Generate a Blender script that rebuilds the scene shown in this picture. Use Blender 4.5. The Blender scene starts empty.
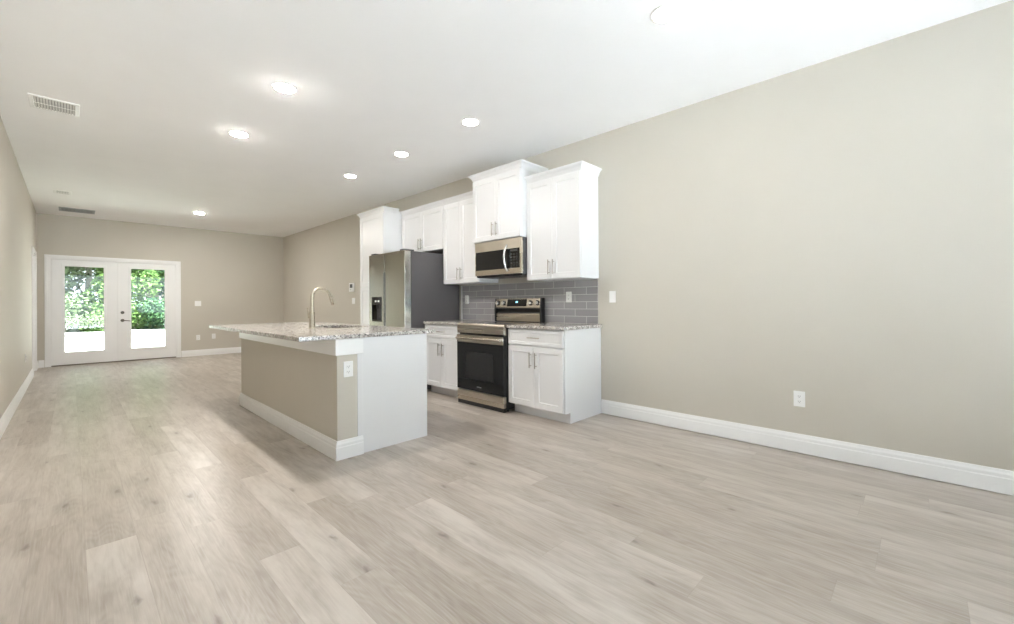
import bpy, math, random
from mathutils import Vector, Matrix

random.seed(7)
scene = bpy.context.scene
COL = scene.collection

# ------------------------------------------------------------------ camera
W_PX, H_PX = 1014.0, 624.0
F_PX, YAW, PITCH, ROLL, PP_Y, CAM_H = 425.35, 0.7977, 0.0021, -0.0067, 302.7, 1.134
cam_data = bpy.data.cameras.new('camera')
cam_data.sensor_fit = 'HORIZONTAL'
cam_data.sensor_width = 36.0
cam_data.lens = F_PX * 36.0 / W_PX
cam_data.shift_y = -(H_PX / 2 - PP_Y) / W_PX
cam_data.clip_start, cam_data.clip_end = 0.05, 300.0
cam = bpy.data.objects.new('camera', cam_data)
COL.objects.link(cam)
fwd = Vector((math.sin(YAW) * math.cos(PITCH), math.cos(YAW) * math.cos(PITCH), math.sin(PITCH)))
rgt = Vector((math.cos(YAW), -math.sin(YAW), 0.0))
upv = rgt.cross(fwd)
cx = rgt * math.cos(ROLL) + upv * math.sin(ROLL)
cy = upv * math.cos(ROLL) - rgt * math.sin(ROLL)
cm = Matrix((cx, cy, -fwd)).transposed().to_4x4()
cm.translation = Vector((0, 0, CAM_H))
cam.matrix_world = cm
scene.camera = cam

# ------------------------------------------------------------------ colour management, sky, sun
scene.view_settings.view_transform = 'Standard'
scene.view_settings.look = 'None'
scene.view_settings.gamma = 1.0
scene.view_settings.use_curve_mapping = False
scene.view_settings.exposure = 1.52
scene.cycles.use_denoising = True
scene.cycles.max_bounces = 14
scene.cycles.diffuse_bounces = 9
scene.cycles.glossy_bounces = 5
scene.cycles.transparent_max_bounces = 16
scene.cycles.sample_clamp_indirect = 8.0
scene.cycles.caustics_reflective = False
scene.cycles.caustics_refractive = False

SKY = 1.55
LAMP_KITCHEN, LAMP_ISLAND, LAMP_FRONT, LAMP_BACK = 24.0, 270.0, 70.0, 390.0      # lens strengths per lamp group, set apart to balance the room's brightness
world = bpy.data.worlds.new('sky')
scene.world = world
world.use_nodes = True
wn = world.node_tree
wn.nodes.clear()
bg = wn.nodes.new('ShaderNodeBackground')
wo = wn.nodes.new('ShaderNodeOutputWorld')
bg.inputs['Color'].default_value = (0.78, 0.89, 1.0, 1)
bg.inputs['Strength'].default_value = SKY
wn.links.new(bg.outputs[0], wo.inputs[0])

sun_data = bpy.data.lights.new('sun', 'SUN')
sun_data.energy = 44.0
sun_data.angle = math.radians(2.0)
sun_data.color = (0.88, 0.925, 1.0)
sun = bpy.data.objects.new('sun', sun_data)
COL.objects.link(sun)
sun.location = (20, 8, 30)
sun.rotation_euler = Vector((-0.50, 0.16, -0.85)).to_track_quat('-Z', 'Y').to_euler()

# ------------------------------------------------------------------ room dimensions
R, L, D, B, H = 3.809, -0.443, 11.7235, -2.9, 2.871      # right wall, left wall, far wall, rear wall, ceiling
T = 0.14


def portal(name, x0, x1, z0, z1, y, toward):
    """Sampling guide of the sky at a wall opening (adds no light of its own)."""
    d = bpy.data.lights.new(name, 'AREA')
    d.shape = 'RECTANGLE'
    d.size, d.size_y = x1 - x0, z1 - z0
    d.cycles.is_portal = True
    o = bpy.data.objects.new(name, d)
    COL.objects.link(o)
    o.location = ((x0 + x1) / 2, y, (z0 + z1) / 2)
    o.rotation_euler = Vector((0, toward, 0)).to_track_quat('-Z', 'Z').to_euler()
    return o


REAR_OPEN = [(-0.28, 1.60, 0.12, 2.55), (1.77, 3.65, 0.12, 2.55)]
for x0, x1, z0, z1 in REAR_OPEN:
    portal('window_portal', x0, x1, z0, z1, B - T - 0.02, 1)
portal('door_portal', -0.10, 1.44, 0.25, 1.92, D + T + 0.02, -1)

# ------------------------------------------------------------------ material helpers


def new_mat(name):
    m = bpy.data.materials.new(name)
    m.use_nodes = True
    nt = m.node_tree
    return m, nt, nt.nodes['Principled BSDF']


def node(nt, kind, ins=None, **props):
    n = nt.nodes.new(kind)
    for k, v in props.items():
        setattr(n, k, v)
    for k, v in (ins or {}).items():
        if isinstance(v, bpy.types.NodeSocket):
            nt.links.new(v, n.inputs[k])
        else:
            n.inputs[k].default_value = v
    return n


def math_node(nt, op, a, b=None):
    ins = {0: a}
    if b is not None:
        ins[1] = b
    return node(nt, 'ShaderNodeMath', ins, operation=op).outputs[0]


def mix_col(nt, fac, a, b, blend='MIX'):
    n = nt.nodes.new('ShaderNodeMix')
    n.data_type = 'RGBA'
    n.blend_type = blend
    for i, v in ((0, fac), (6, a), (7, b)):
        if isinstance(v, bpy.types.NodeSocket):
            nt.links.new(v, n.inputs[i])
        else:
            n.inputs[i].default_value = v if i == 0 or len(v) == 4 else (*v, 1)
    return n.outputs[2]


def ramp(nt, fac, stops):
    n = nt.nodes.new('ShaderNodeValToRGB')
    nt.links.new(fac, n.inputs[0])
    el = n.color_ramp.elements
    while len(el) < len(stops):
        el.new(0.5)
    for e, (p, c) in zip(el, stops):
        e.position = p
        e.color = (*c, 1) if len(c) == 3 else c
    return n.outputs[0]


def coords(nt):
    return nt.nodes.new('ShaderNodeTexCoord').outputs['Object']


def geo_pos(nt):
    return nt.nodes.new('ShaderNodeNewGeometry').outputs['Position']


def paint(name, col, rough=0.5, spec=0.3, bump=0.0, scale=180.0, vary=0.02):
    m, nt, b = new_mat(name)
    co = coords(nt)
    nz = node(nt, 'ShaderNodeTexNoise', {'Vector': co, 'Scale': 3.0, 'Detail': 2.0})
    lo = tuple(c * (1 - vary) for c in col)
    hi = tuple(min(1, c * (1 + vary)) for c in col)
    nt.links.new(mix_col(nt, nz.outputs[0], lo, hi), b.inputs['Base Color'])
    b.inputs['Roughness'].default_value = rough
    b.inputs['Specular IOR Level'].default_value = spec
    if bump:
        n2 = node(nt, 'ShaderNodeTexNoise', {'Vector': co, 'Scale': scale, 'Detail': 3.0})
        bp = node(nt, 'ShaderNodeBump', {'Height': n2.outputs[0], 'Strength': bump, 'Distance': 0.002})
        nt.links.new(bp.outputs[0], b.inputs['Normal'])
    return m


def metal(name, col, rough=0.3, metallic=1.0, brush=(1, 1, 60), amount=0.06):
    m, nt, b = new_mat(name)
    co = coords(nt)
    mp = node(nt, 'ShaderNodeMapping', {'Vector': co, 'Scale': brush})
    nz = node(nt, 'ShaderNodeTexNoise', {'Vector': mp.outputs[0], 'Scale': 8.0, 'Detail': 4.0})
    nt.links.new(ramp(nt, nz.outputs[0], [(0.3, (rough - amount,) * 3), (0.7, (rough + amount,) * 3)]), b.inputs['Roughness'])
    b.inputs['Base Color'].default_value = (*col, 1)
    b.inputs['Metallic'].default_value = metallic
    return m


def plain(name, col, rough=0.4, metallic=0.0, spec=0.5, coat=0.0):
    m, nt, b = new_mat(name)
    b.inputs['Base Color'].default_value = (*col, 1)
    b.inputs['Roughness'].default_value = rough
    b.inputs['Metallic'].default_value = metallic
    b.inputs['Specular IOR Level'].default_value = spec
    b.inputs['Coat Weight'].default_value = coat
    return m


def glow(name, col, strength):
    m, nt, b = new_mat(name)
    b.inputs['Base Color'].default_value = (*col, 1)
    b.inputs['Emission Color'].default_value = (*col, 1)
    b.inputs['Emission Strength'].default_value = strength
    return m


def pane_glass(name):
    m = bpy.data.materials.new(name)
    m.use_nodes = True
    nt = m.node_tree
    nt.nodes.clear()
    tr = node(nt, 'ShaderNodeBsdfTransparent', {'Color': (0.96, 0.98, 0.97, 1)})
    gl = node(nt, 'ShaderNodeBsdfGlossy', {'Roughness': 0.02})
    fr = node(nt, 'ShaderNodeFresnel', {'IOR': 1.45})
    mx = node(nt, 'ShaderNodeMixShader', {0: fr.outputs[0], 1: tr.outputs[0], 2: gl.outputs[0]})
    out = nt.nodes.new('ShaderNodeOutputMaterial')
    nt.links.new(mx.outputs[0], out.inputs[0])
    return m


def floor_material():
    m, nt, b = new_mat('oak_vinyl_planks')
    pos = geo_pos(nt)
    sp = node(nt, 'ShaderNodeSeparateXYZ', {0: pos})
    x, y = sp.outputs[0], sp.outputs[1]
    PW, PL = 0.178, 1.50
    rx = math_node(nt, 'DIVIDE', math_node(nt, 'ADD', x, 20.07), PW)
    row = math_node(nt, 'FLOOR', rx)
    h1 = node(nt, 'ShaderNodeTexWhiteNoise', {'W': row}, noise_dimensions='1D').outputs[0]
    yy = math_node(nt, 'ADD', math_node(nt, 'DIVIDE', math_node(nt, 'ADD', y, 30.0), PL), math_node(nt, 'MULTIPLY', h1, 7.31))
    col = math_node(nt, 'FLOOR', yy)
    pid = node(nt, 'ShaderNodeCombineXYZ', {0: row, 1: col, 2: 0.0}).outputs[0]
    wn_ = node(nt, 'ShaderNodeTexWhiteNoise', {'Vector': pid}, noise_dimensions='3D')
    idv, idc = wn_.outputs[0], wn_.outputs[1]
    # grain coordinates: stretched along the plank and moved per plank
    off = node(nt, 'ShaderNodeVectorMath', {0: idc, 1: (37.0, 53.0, 19.0)}, operation='MULTIPLY').outputs[0]
    pl = node(nt, 'ShaderNodeVectorMath', {0: pos, 1: off}, operation='ADD').outputs[0]
    long_ = node(nt, 'ShaderNodeMapping', {'Vector': pl, 'Scale': (9.0, 0.75, 1.0)}).outputs[0]
    streak = node(nt, 'ShaderNodeTexNoise', {'Vector': long_, 'Scale': 2.2, 'Detail': 5.0, 'Roughness': 0.62, 'Distortion': 0.5}).outputs[0]
    fine_ = node(nt, 'ShaderNodeMapping', {'Vector': pl, 'Scale': (60.0, 2.2, 1.0)}).outputs[0]
    fine = node(nt, 'ShaderNodeTexNoise', {'Vector': fine_, 'Scale': 2.5, 'Detail': 3.0, 'Roughness': 0.6}).outputs[0]
    # cathedral rings
    warp = node(nt, 'ShaderNodeTexNoise', {'Vector': node(nt, 'ShaderNodeMapping', {'Vector': pl, 'Scale': (3.4, 0.8, 1.0)}).outputs[0], 'Scale': 1.6, 'Detail': 2.0}).outputs[0]
    rings = math_node(nt, 'SINE', math_node(nt, 'MULTIPLY', warp, 95.0))
    rings = math_node(nt, 'ADD', math_node(nt, 'MULTIPLY', rings, 0.5), 0.5)
    # soft smoky patches and knots
    smoke = node(nt, 'ShaderNodeTexNoise', {'Vector': node(nt, 'ShaderNodeMapping', {'Vector': pl, 'Scale': (7.0, 1.5, 1.0)}).outputs[0], 'Scale': 1.5, 'Detail': 3.0, 'Roughness': 0.55}).outputs[0]
    kv = node(nt, 'ShaderNodeMapping', {'Vector': pl, 'Scale': (3.4, 1.25, 1.0)}).outputs[0]
    kw = node(nt, 'ShaderNodeTexNoise', {'Vector': node(nt, 'ShaderNodeMapping', {'Vector': pl, 'Scale': (9.0, 5.0, 1.0)}).outputs[0], 'Scale': 3.0, 'Detail': 2.0}, noise_dimensions='2D').outputs[1]
    kv = node(nt, 'ShaderNodeVectorMath', {0: kv, 1: node(nt, 'ShaderNodeVectorMath', {0: kw, 1: (0.10, 0.07, 0.0)}, operation='MULTIPLY').outputs[0]}, operation='ADD').outputs[0]
    kn = node(nt, 'ShaderNodeTexVoronoi', {'Vector': kv, 'Scale': 1.0, 'Randomness': 1.0}, feature='F1', voronoi_dimensions='2D')
    keep = ramp(nt, node(nt, 'ShaderNodeSeparateColor', {0: kn.outputs['Color']}).outputs[0], [(0.38, (0,) * 3), (0.40, (1,) * 3)])
    knot = ramp(nt, kn.outputs['Distance'], [(0.0, (1, 1, 1)), (0.030, (0.62,) * 3), (0.055, (0.22,) * 3), (0.20, (0, 0, 0))])
    base = ramp(nt, idv, [(0.0, (0.335, 0.290, 0.245)), (0.35, (0.400, 0.352, 0.304)), (0.7, (0.452, 0.405, 0.356)), (1.0, (0.525, 0.480, 0.433))])
    c0 = mix_col(nt, ramp(nt, smoke, [(0.34, (0.70,) * 3), (0.60, (0.0,) * 3)]), base, (0.285, 0.242, 0.203))
    c1 = mix_col(nt, ramp(nt, streak, [(0.30, (0.50,) * 3), (0.55, (0.0,) * 3)]), c0, (0.275, 0.228, 0.188))
    c2 = mix_col(nt, math_node(nt, 'MULTIPLY', ramp(nt, fine, [(0.42, (0,) * 3), (0.75, (1,) * 3)]), 0.30), c1, (0.60, 0.555, 0.51))
    c3 = mix_col(nt, math_node(nt, 'MULTIPLY', rings, 0.14), c2, (0.56, 0.515, 0.47))
    c4 = mix_col(nt, math_node(nt, 'MULTIPLY', math_node(nt, 'MULTIPLY', knot, keep), 0.75), c3, (0.13, 0.10, 0.078))
    # seams
    fx = math_node(nt, 'FRACT', rx)
    ex = math_node(nt, 'MULTIPLY', math_node(nt, 'MINIMUM', fx, math_node(nt, 'SUBTRACT', 1.0, fx)), PW)
    fy = math_node(nt, 'FRACT', yy)
    ey = math_node(nt, 'MULTIPLY', math_node(nt, 'MINIMUM', fy, math_node(nt, 'SUBTRACT', 1.0, fy)), PL)
    edge = math_node(nt, 'MINIMUM', ex, ey)
    seam = node(nt, 'ShaderNodeMapRange', {0: edge, 1: 0.0, 2: 0.0022, 3: 1.0, 4: 0.0}).outputs[0]
    c5 = mix_col(nt, math_node(nt, 'MULTIPLY', seam, 0.26), c4, (0.22, 0.18, 0.15))
    nt.links.new(c5, b.inputs['Base Color'])
    b.inputs['Specular IOR Level'].default_value = 0.45
    nt.links.new(ramp(nt, streak, [(0.3, (0.38,) * 3), (0.7, (0.28,) * 3)]), b.inputs['Roughness'])
    hgt = math_node(nt, 'SUBTRACT', math_node(nt, 'MULTIPLY', fine, 0.25), seam)
    bp = node(nt, 'ShaderNodeBump', {'Height': hgt, 'Strength': 0.25, 'Distance': 0.001})
    nt.links.new(bp.outputs[0], b.inputs['Normal'])
    return m


def granite_material():
    m, nt, b = new_mat('speckled_granite')
    co = coords(nt)
    big = node(nt, 'ShaderNodeTexNoise', {'Vector': co, 'Scale': 26.0, 'Detail': 6.0, 'Roughness': 0.7}).outputs[0]
    v1 = node(nt, 'ShaderNodeTexVoronoi', {'Vector': co, 'Scale': 95.0, 'Randomness': 1.0}).outputs['Color']
    s1 = node(nt, 'ShaderNodeSeparateColor', {0: v1}).outputs[0]
    v2 = node(nt, 'ShaderNodeTexVoronoi', {'Vector': co, 'Scale': 150.0, 'Randomness': 1.0}).outputs['Color']
    s2 = node(nt, 'ShaderNodeSeparateColor', {0: v2}).outputs[1]
    base = ramp(nt, big, [(0.35, (0.27, 0.25, 0.235)), (0.48, (0.50, 0.465, 0.43)), (0.64, (0.75, 0.73, 0.70))])
    grey = mix_col(nt, ramp(nt, s1, [(0.72, (0,) * 3), (0.76, (0.85,) * 3)]), base, (0.25, 0.235, 0.235))
    dark = mix_col(nt, ramp(nt, s2, [(0.84, (0,) * 3), (0.87, (0.95,) * 3)]), grey, (0.045, 0.04, 0.042))
    nt.links.new(dark, b.inputs['Base Color'])
    b.inputs['Roughness'].default_value = 0.15
    b.inputs['Specular IOR Level'].default_value = 0.5
    return m


def tile_material():
    m, nt, b = new_mat('grey_subway_tile')
    pos = geo_pos(nt)
    sp = node(nt, 'ShaderNodeSeparateXYZ', {0: pos})
    uv = node(nt, 'ShaderNodeCombineXYZ', {0: math_node(nt, 'SUBTRACT', 20.0 + 2.40, sp.outputs[1]), 1: math_node(nt, 'SUBTRACT', sp.outputs[2], 0.9165), 2: 0.0}).outputs[0]
    br = node(nt, 'ShaderNodeTexBrick', {'Vector': uv, 'Color1': (0.275, 0.268, 0.278, 1), 'Color2': (0.345, 0.336, 0.346, 1), 'Mortar': (0.62, 0.61, 0.60, 1),
                                         'Scale': 1.0, 'Mortar Size': 0.0021, 'Mortar Smooth': 0.1, 'Bias': 0.0, 'Brick Width': 0.29, 'Row Height': 0.0775},
              offset=0.5, offset_frequency=2, squash=1.0)
    nt.links.new(br.outputs['Color'], b.inputs['Base Color'])
    nt.links.new(ramp(nt, br.outputs['Fac'], [(0.0, (0.12,) * 3), (1.0, (0.7,) * 3)]), b.inputs['Roughness'])
    bp = node(nt, 'ShaderNodeBump', {'Height': br.outputs['Fac'], 'Strength': 0.6, 'Distance': 0.002}, invert=True)
    nt.links.new(bp.outputs[0], b.inputs['Normal'])
    return m


def leaf_material(name, dark, light):
    m = bpy.data.materials.new(name)
    m.use_nodes = True
    nt = m.node_tree
    nt.nodes.clear()
    rnd = nt.nodes.new('ShaderNodeNewGeometry').outputs['Random Per Island']
    c = ramp(nt, rnd, [(0.0, dark), (0.75, light), (1.0, tuple(min(0.9, k * 1.5) for k in light))])
    df = node(nt, 'ShaderNodeBsdfDiffuse', {'Color': c})
    tl = node(nt, 'ShaderNodeBsdfTranslucent', {'Color': c})
    mx = node(nt, 'ShaderNodeMixShader', {0: 0.35, 1: df.outputs[0], 2: tl.outputs[0]})
    out = nt.nodes.new('ShaderNodeOutputMaterial')
    nt.links.new(mx.outputs[0], out.inputs[0])
    return m


M = {
    'wall': paint('greige_wall_paint', (0.556, 0.524, 0.464), 0.62, 0.25, 0.12, 160.0),
    'ceiling': paint('white_ceiling_paint', (0.93, 0.93, 0.935), 0.8, 0.15, 0.2, 90.0),
    'trim': paint('white_trim_paint', (0.83, 0.83, 0.83), 0.32, 0.5),
    'cabinet': paint('white_cabinet_lacquer', (0.745, 0.745, 0.755), 0.30, 0.5),
    'floor': floor_material(),
    'granite': granite_material(),
    'tile': tile_material(),
    'steel': metal('brushed_stainless_steel', (0.60, 0.545, 0.465), 0.27, brush=(1, 0.02, 1)),
    'slate': metal('dark_stainless_steel', (0.37, 0.345, 0.29), 0.20, brush=(1, 1, 0.02), amount=0.03),
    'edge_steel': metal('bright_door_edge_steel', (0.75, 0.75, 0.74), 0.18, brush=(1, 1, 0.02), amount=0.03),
    'nickel': metal('brushed_nickel', (0.43, 0.385, 0.31), 0.30),
    'pull': metal('satin_nickel_pull', (0.36, 0.335, 0.30), 0.36),
    'fridge_side': paint('charcoal_appliance_enamel', (0.100, 0.094, 0.098), 0.42, 0.4, 0.1, 300.0),
    'black': plain('black_enamel', (0.012, 0.012, 0.013), 0.35),
    'black_glass': plain('black_glass', (0.010, 0.011, 0.012), 0.05, spec=0.6),
    'window_glass': plain('dark_oven_window_glass', (0.024, 0.025, 0.026), 0.07, spec=0.6),
    'dark_grey': plain('dark_grey_plastic', (0.06, 0.06, 0.065), 0.45),
    'key': plain('charcoal_key', (0.022, 0.022, 0.024), 0.3),
    'grey_mark': plain('grey_print', (0.30, 0.30, 0.31), 0.5),
    'plastic': plain('white_plastic', (0.83, 0.83, 0.82), 0.38),
    'slot': plain('dark_socket_slot', (0.10, 0.10, 0.10), 0.6),
    'duct': plain('dark_duct', (0.16, 0.16, 0.155), 0.8),
    'grille': paint('blue_grey_grille_enamel', (0.42, 0.45, 0.48), 0.5, 0.3),
    'bronze': metal('dark_satin_nickel', (0.17, 0.155, 0.14), 0.36),
    'glass': pane_glass('clear_pane_glass'),
    **{'lens_' + k: glow('lit_lamp_lens_' + k, (1.0, 0.955, 0.89), v) for k, v in (('kitchen', LAMP_KITCHEN), ('island', LAMP_ISLAND), ('front', LAMP_FRONT), ('back', LAMP_BACK))},
    'clock': glow('blue_clock_digits', (0.25, 0.75, 1.0), 1.6),
    'grass': paint('mown_grass', (0.33, 0.34, 0.28), 0.9, 0.1, 0.8, 30.0, 0.25),
    'bark': paint('grey_bark', (0.36, 0.33, 0.28), 0.9, 0.1, 0.8, 40.0, 0.3),
    'leaf_pale': leaf_material('pale_leaves', (0.075, 0.105, 0.055), (0.17, 0.215, 0.12)),
    'leaf_mid': leaf_material('green_leaves', (0.03, 0.062, 0.022), (0.12, 0.19, 0.06)),
    'leaf_dark': leaf_material('deep_green_leaves', (0.016, 0.040, 0.030), (0.07, 0.13, 0.060)),
}

# ------------------------------------------------------------------ mesh helpers


class MB:
    """Collects vertices and faces of one part."""

    def __init__(self):
        self.v, self.f = [], []

    def add(self, verts, faces):
        n = len(self.v)
        self.v += [tuple(p) for p in verts]
        self.f += [tuple(i + n for i in f) for f in faces]
        return self

    def box(self, x0, x1, y0, y1, z0, z1):
        v = [(x, y, z) for x in (x0, x1) for y in (y0, y1) for z in (z0, z1)]
        return self.add(v, [(0, 1, 3, 2), (4, 6, 7, 5), (0, 4, 5, 1), (2, 3, 7, 6), (0, 2, 6, 4), (1, 5, 7, 3)])

    def prism(self, poly, axis, a, b):
        """poly: 2-D outline in the two other axes (in x,y,z order), extruded along axis from a to b."""
        n = len(poly)

        def p(u, w, t):
            c = [u, w]
            c.insert(axis, t)
            return tuple(c)
        v = [p(u, w, a) for u, w in poly] + [p(u, w, b) for u, w in poly]
        f = [tuple(range(n - 1, -1, -1)), tuple(range(n, 2 * n))]
        f += [(i, (i + 1) % n, n + (i + 1) % n, n + i) for i in range(n)]
        return self.add(v, f)

    def grid(self, us, vs, w0, w1, skip, axis):
        """Slab of cells us x vs between w0 and w1 along axis; cells in skip are holes."""
        nu, nv = len(us), len(vs)

        def p(i, j, w):
            c = [us[i], vs[j]]
            c.insert(axis, w)
            return tuple(c)
        base = {}
        v, f = [], []

        def idx(i, j, k):
            if (i, j, k) not in base:
                base[i, j, k] = len(v)
                v.append(p(i, j, (w0, w1)[k]))
            return base[i, j, k]
        solid = {(i, j) for i in range(nu - 1) for j in range(nv - 1)} - set(skip)
        for i, j in solid:
            for k in (0, 1):
                q = [idx(i, j, k), idx(i + 1, j, k), idx(i + 1, j + 1, k), idx(i, j + 1, k)]
                f.append(tuple(q if k else q[::-1]))
            for di, dj, a, b in ((-1, 0, (0, 0), (0, 1)), (1, 0, (1, 1), (1, 0)), (0, -1, (1, 0), (0, 0)), (0, 1, (0, 1), (1, 1))):
                if (i + di, j + dj) not in solid:
                    f.append((idx(i + a[0], j + a[1], 0), idx(i + a[0], j + a[1], 1), idx(i + b[0], j + b[1], 1), idx(i + b[0], j + b[1], 0)))
        return self.add(v, f)

    def rings(self, rr, close=True, cap=True):
        """Skin a list of equally long point rings."""
        n = len(rr[0])
        v = [p for r in rr for p in r]
        f = []
        for a in range(len(rr) - 1):
            for i in range(n if close else n - 1):
                j = (i + 1) % n
                f.append((a * n + i, a * n + j, (a + 1) * n + j, (a + 1) * n + i))
        if cap:
            f.append(tuple(range(n - 1, -1, -1)))
            f.append(tuple((len(rr) - 1) * n + i for i in range(n)))
        return self.add(v, f)

    def lathe(self, prof, c=(0, 0, 0), axis=2, n=32):
        """prof: list of (radius, height)."""
        rr = []
        for r, h in prof:
            ring = []
            for k in range(n):
                a = 2 * math.pi * k / n
                q = [r * math.cos(a), r * math.sin(a)]
                q.insert(axis, h)
                ring.append((c[0] + q[0], c[1] + q[1], c[2] + q[2]))
            rr.append(ring)
        return self.rings(rr)

    def tube(self, pts, rad, n=12):
        """Round tube along points; rad a number or one per point."""
        pts = [Vector(p) for p in pts]
        rad = rad if isinstance(rad, (list, tuple)) else [rad] * len(pts)
        t0 = (pts[1] - pts[0]).normalized()
        ref = Vector((0, 0, 1)) if abs(t0.z) < 0.9 else Vector((0, 1, 0))
        u = t0.cross(ref).normalized()
        rr = []
        for i, p in enumerate(pts):
            t = (pts[min(i + 1, len(pts) - 1)] - pts[max(i - 1, 0)]).normalized()
            u = (u - t * u.dot(t)).normalized()
            w = t.cross(u)
            rr.append([tuple(p + (u * math.cos(2 * math.pi * k / n) + w * math.sin(2 * math.pi * k / n)) * rad[i]) for k in range(n)])
        return self.rings(rr)

    def build(self, name, mat, parent=None, loc=None, bevel=0.0, seg=2, smooth=False, fix=True):
        import bmesh
        me = bpy.data.meshes.new(name)
        me.from_pydata(self.v, [], self.f)
        if fix:
            bm = bmesh.new()
            bm.from_mesh(me)
            bmesh.ops.recalc_face_normals(bm, faces=bm.faces)
            bm.to_mesh(me)
            bm.free()
        me.materials.append(mat)
        o = bpy.data.objects.new(name, me)
        COL.objects.link(o)
        if parent is not None:
            o.parent = parent
        if loc is not None:
            o.location = loc
        if bevel:
            b = o.modifiers.new('bevel', 'BEVEL')
            b.width, b.segments, b.limit_method, b.angle_limit = bevel, seg, 'ANGLE', math.radians(40)
        if smooth:
            for p in me.polygons:
                p.use_smooth = True
            me.set_sharp_from_angle(angle=math.radians(40))
        return o


def tag(o, label=None, cat=None, group=None, kind=None):
    for k, v in (('label', label), ('category', cat), ('group', group), ('kind', kind)):
        if v:
            o[k] = v
    return o


def thing(name, label, cat, loc=(0, 0, 0), rz=0.0, group=None):
    o = bpy.data.objects.new(name, None)
    COL.objects.link(o)
    o.empty_display_size = 0.1
    o.location = loc
    o.rotation_euler = (0, 0, rz)
    return tag(o, label, cat, group)


def dup(root, loc, rz, label):
    """A copy of a thing with copies of its parts and sub-parts."""
    r = root.copy()
    COL.objects.link(r)
    r.location = loc
    r.rotation_euler = (0, 0, rz)
    r['label'] = label
    for ch in list(root.children):
        c = ch.copy()
        COL.objects.link(c)
        c.parent = r
        for g in list(ch.children):
            d = g.copy()
            COL.objects.link(d)
            d.parent = c
    return r


def structure(o, label, cat):
    return tag(o, label, cat, kind='structure')


# ------------------------------------------------------------------ the room shell
structure(MB().box(L - T, R + T, B - T, D + T, -0.12, 0.0).build('floor', M['floor']), 'pale greige wood plank floor running the length of the room', 'floor')
structure(MB().box(L - T, R + T, B - T - 0.45, D + T + 0.3, H, H + 0.2).build('ceiling', M['ceiling']), 'flat white painted ceiling with recessed lights', 'ceiling')
structure(MB().box(R, R + T, B - T, D + T, 0, H).build('wall_right', M['wall']), 'long bare beige wall behind the kitchen cabinets', 'wall')
LD0, LD1, LDH = 10.36, 11.22, 2.05
structure(MB().grid([B - T, LD0, LD1, D + T], [0, LDH, H], L - T, L, {(1, 0)}, 0).build('wall_left', M['wall']), 'long beige wall facing the kitchen', 'wall')
DX0, DX1, DZ1 = -0.285, 1.632, 2.05
structure(MB().grid([L, DX0, DX1, R], [0, DZ1, H], D, D + T, {(1, 0)}, 1).build('wall_far', M['wall']), 'beige end wall with the white French doors', 'wall')
xs = [L] + [x for o in REAR_OPEN for x in o[:2]] + [R]
structure(MB().grid(xs, [0, 0.12, 2.55, H], B - T, B, {(1, 1), (3, 1)}, 1).build('wall_rear', M['wall']), 'beige wall with two unseen tall windows opposite the French doors', 'wall')

for i, (x0, x1, z0, z1) in enumerate(REAR_OPEN):  # windows out of view, placed and sized to supply the room's daylight
    fr = MB().grid([x0, x0 + 0.05, x1 - 0.05, x1], [z0, z0 + 0.05, (z0 + z1) / 2 - 0.02, (z0 + z1) / 2 + 0.02, z1 - 0.05, z1], B - 0.10, B - 0.05, {(1, 1), (1, 3)}, 1).build('window_%d' % (i + 1), M['trim'], bevel=0.004)
    structure(fr, 'unseen white framed tall window, placed for daylight, beside the ' + ('long wall facing the kitchen' if i == 0 else 'bare kitchen wall'), 'window')
    MB().box(x0 + 0.045, x1 - 0.045, B - 0.08, B - 0.074, z0 + 0.045, z1 - 0.045).build('pane', M['glass'], fr)


def baseboard(name, p0, p1, nrm, label, lift=0.0):
    """Moulded skirting from p0 to p1, standing out of its wall along nrm."""
    prof = [(0.0, 0.0), (0.016, 0.0), (0.016, 0.088), (0.013, 0.094), (0.013, 0.112), (0.009, 0.124), (0.006, 0.138), (0.0, 0.138)]
    rr = []
    for p in (p0, p1):
        rr.append([(p[0] + nrm[0] * o, p[1] + nrm[1] * o, z + lift) for o, z in prof])
    return structure(MB().rings(rr).build(name, M['trim']), label, 'baseboard')


baseboard('baseboard_right', (R, B), (R, 2.362), (-1, 0), 'white moulded baseboard along the bare kitchen wall', 0.006)
baseboard('baseboard_right', (R, 6.362), (R, D), (-1, 0), 'white moulded baseboard below the thermostat')
baseboard('baseboard_far', (1.70, D), (R - 0.017, D), (0, -1), 'white moulded baseboard between the French doors and the corner')
baseboard('baseboard_far', (L + 0.017, D), (-0.352, D), (0, -1), 'short white baseboard in the corner by the French doors')
baseboard('baseboard_left', (L, B), (L, LD0 - 0.075), (1, 0), 'long white baseboard along the wall facing the kitchen')
baseboard('baseboard_left', (L, LD1 + 0.075), (L, D), (1, 0), 'short white baseboard between the side door and the corner')


def casing(name, axis, a0, a1, h, w, face, out, label):
    """Door casing (two legs and a head) on a wall face, as one stepped moulding."""
    m = MB()
    sgn = 1 if out > 0 else -1
    for d, t in ((0.0, 0.012), (0.012, 0.018)):
        us = [a0 - w + d, a0 - (0.0 if d == 0 else 0.022), a1 + (0.0 if d == 0 else 0.022), a1 + w - d]
        vs = [0.0, h + (0.0 if d == 0 else 0.022), h + w - d]
        f0 = face + sgn * (0.0 if d == 0 else 0.0119)
        f1 = face + sgn * t
        m.grid(us, vs, min(f0, f1), max(f0, f1), {(1, 0)}, axis)
    return structure(m.build(name, M['trim'], bevel=0.002), label, 'door casing')


casing('trim_1', 1, DX0, DX1, DZ1, 0.062, D, -1, 'white casing around the French doors')
casing('trim_2', 0, LD0, LD1, LDH, 0.07, L, 1, 'white casing around the side door next to the corner')
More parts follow.
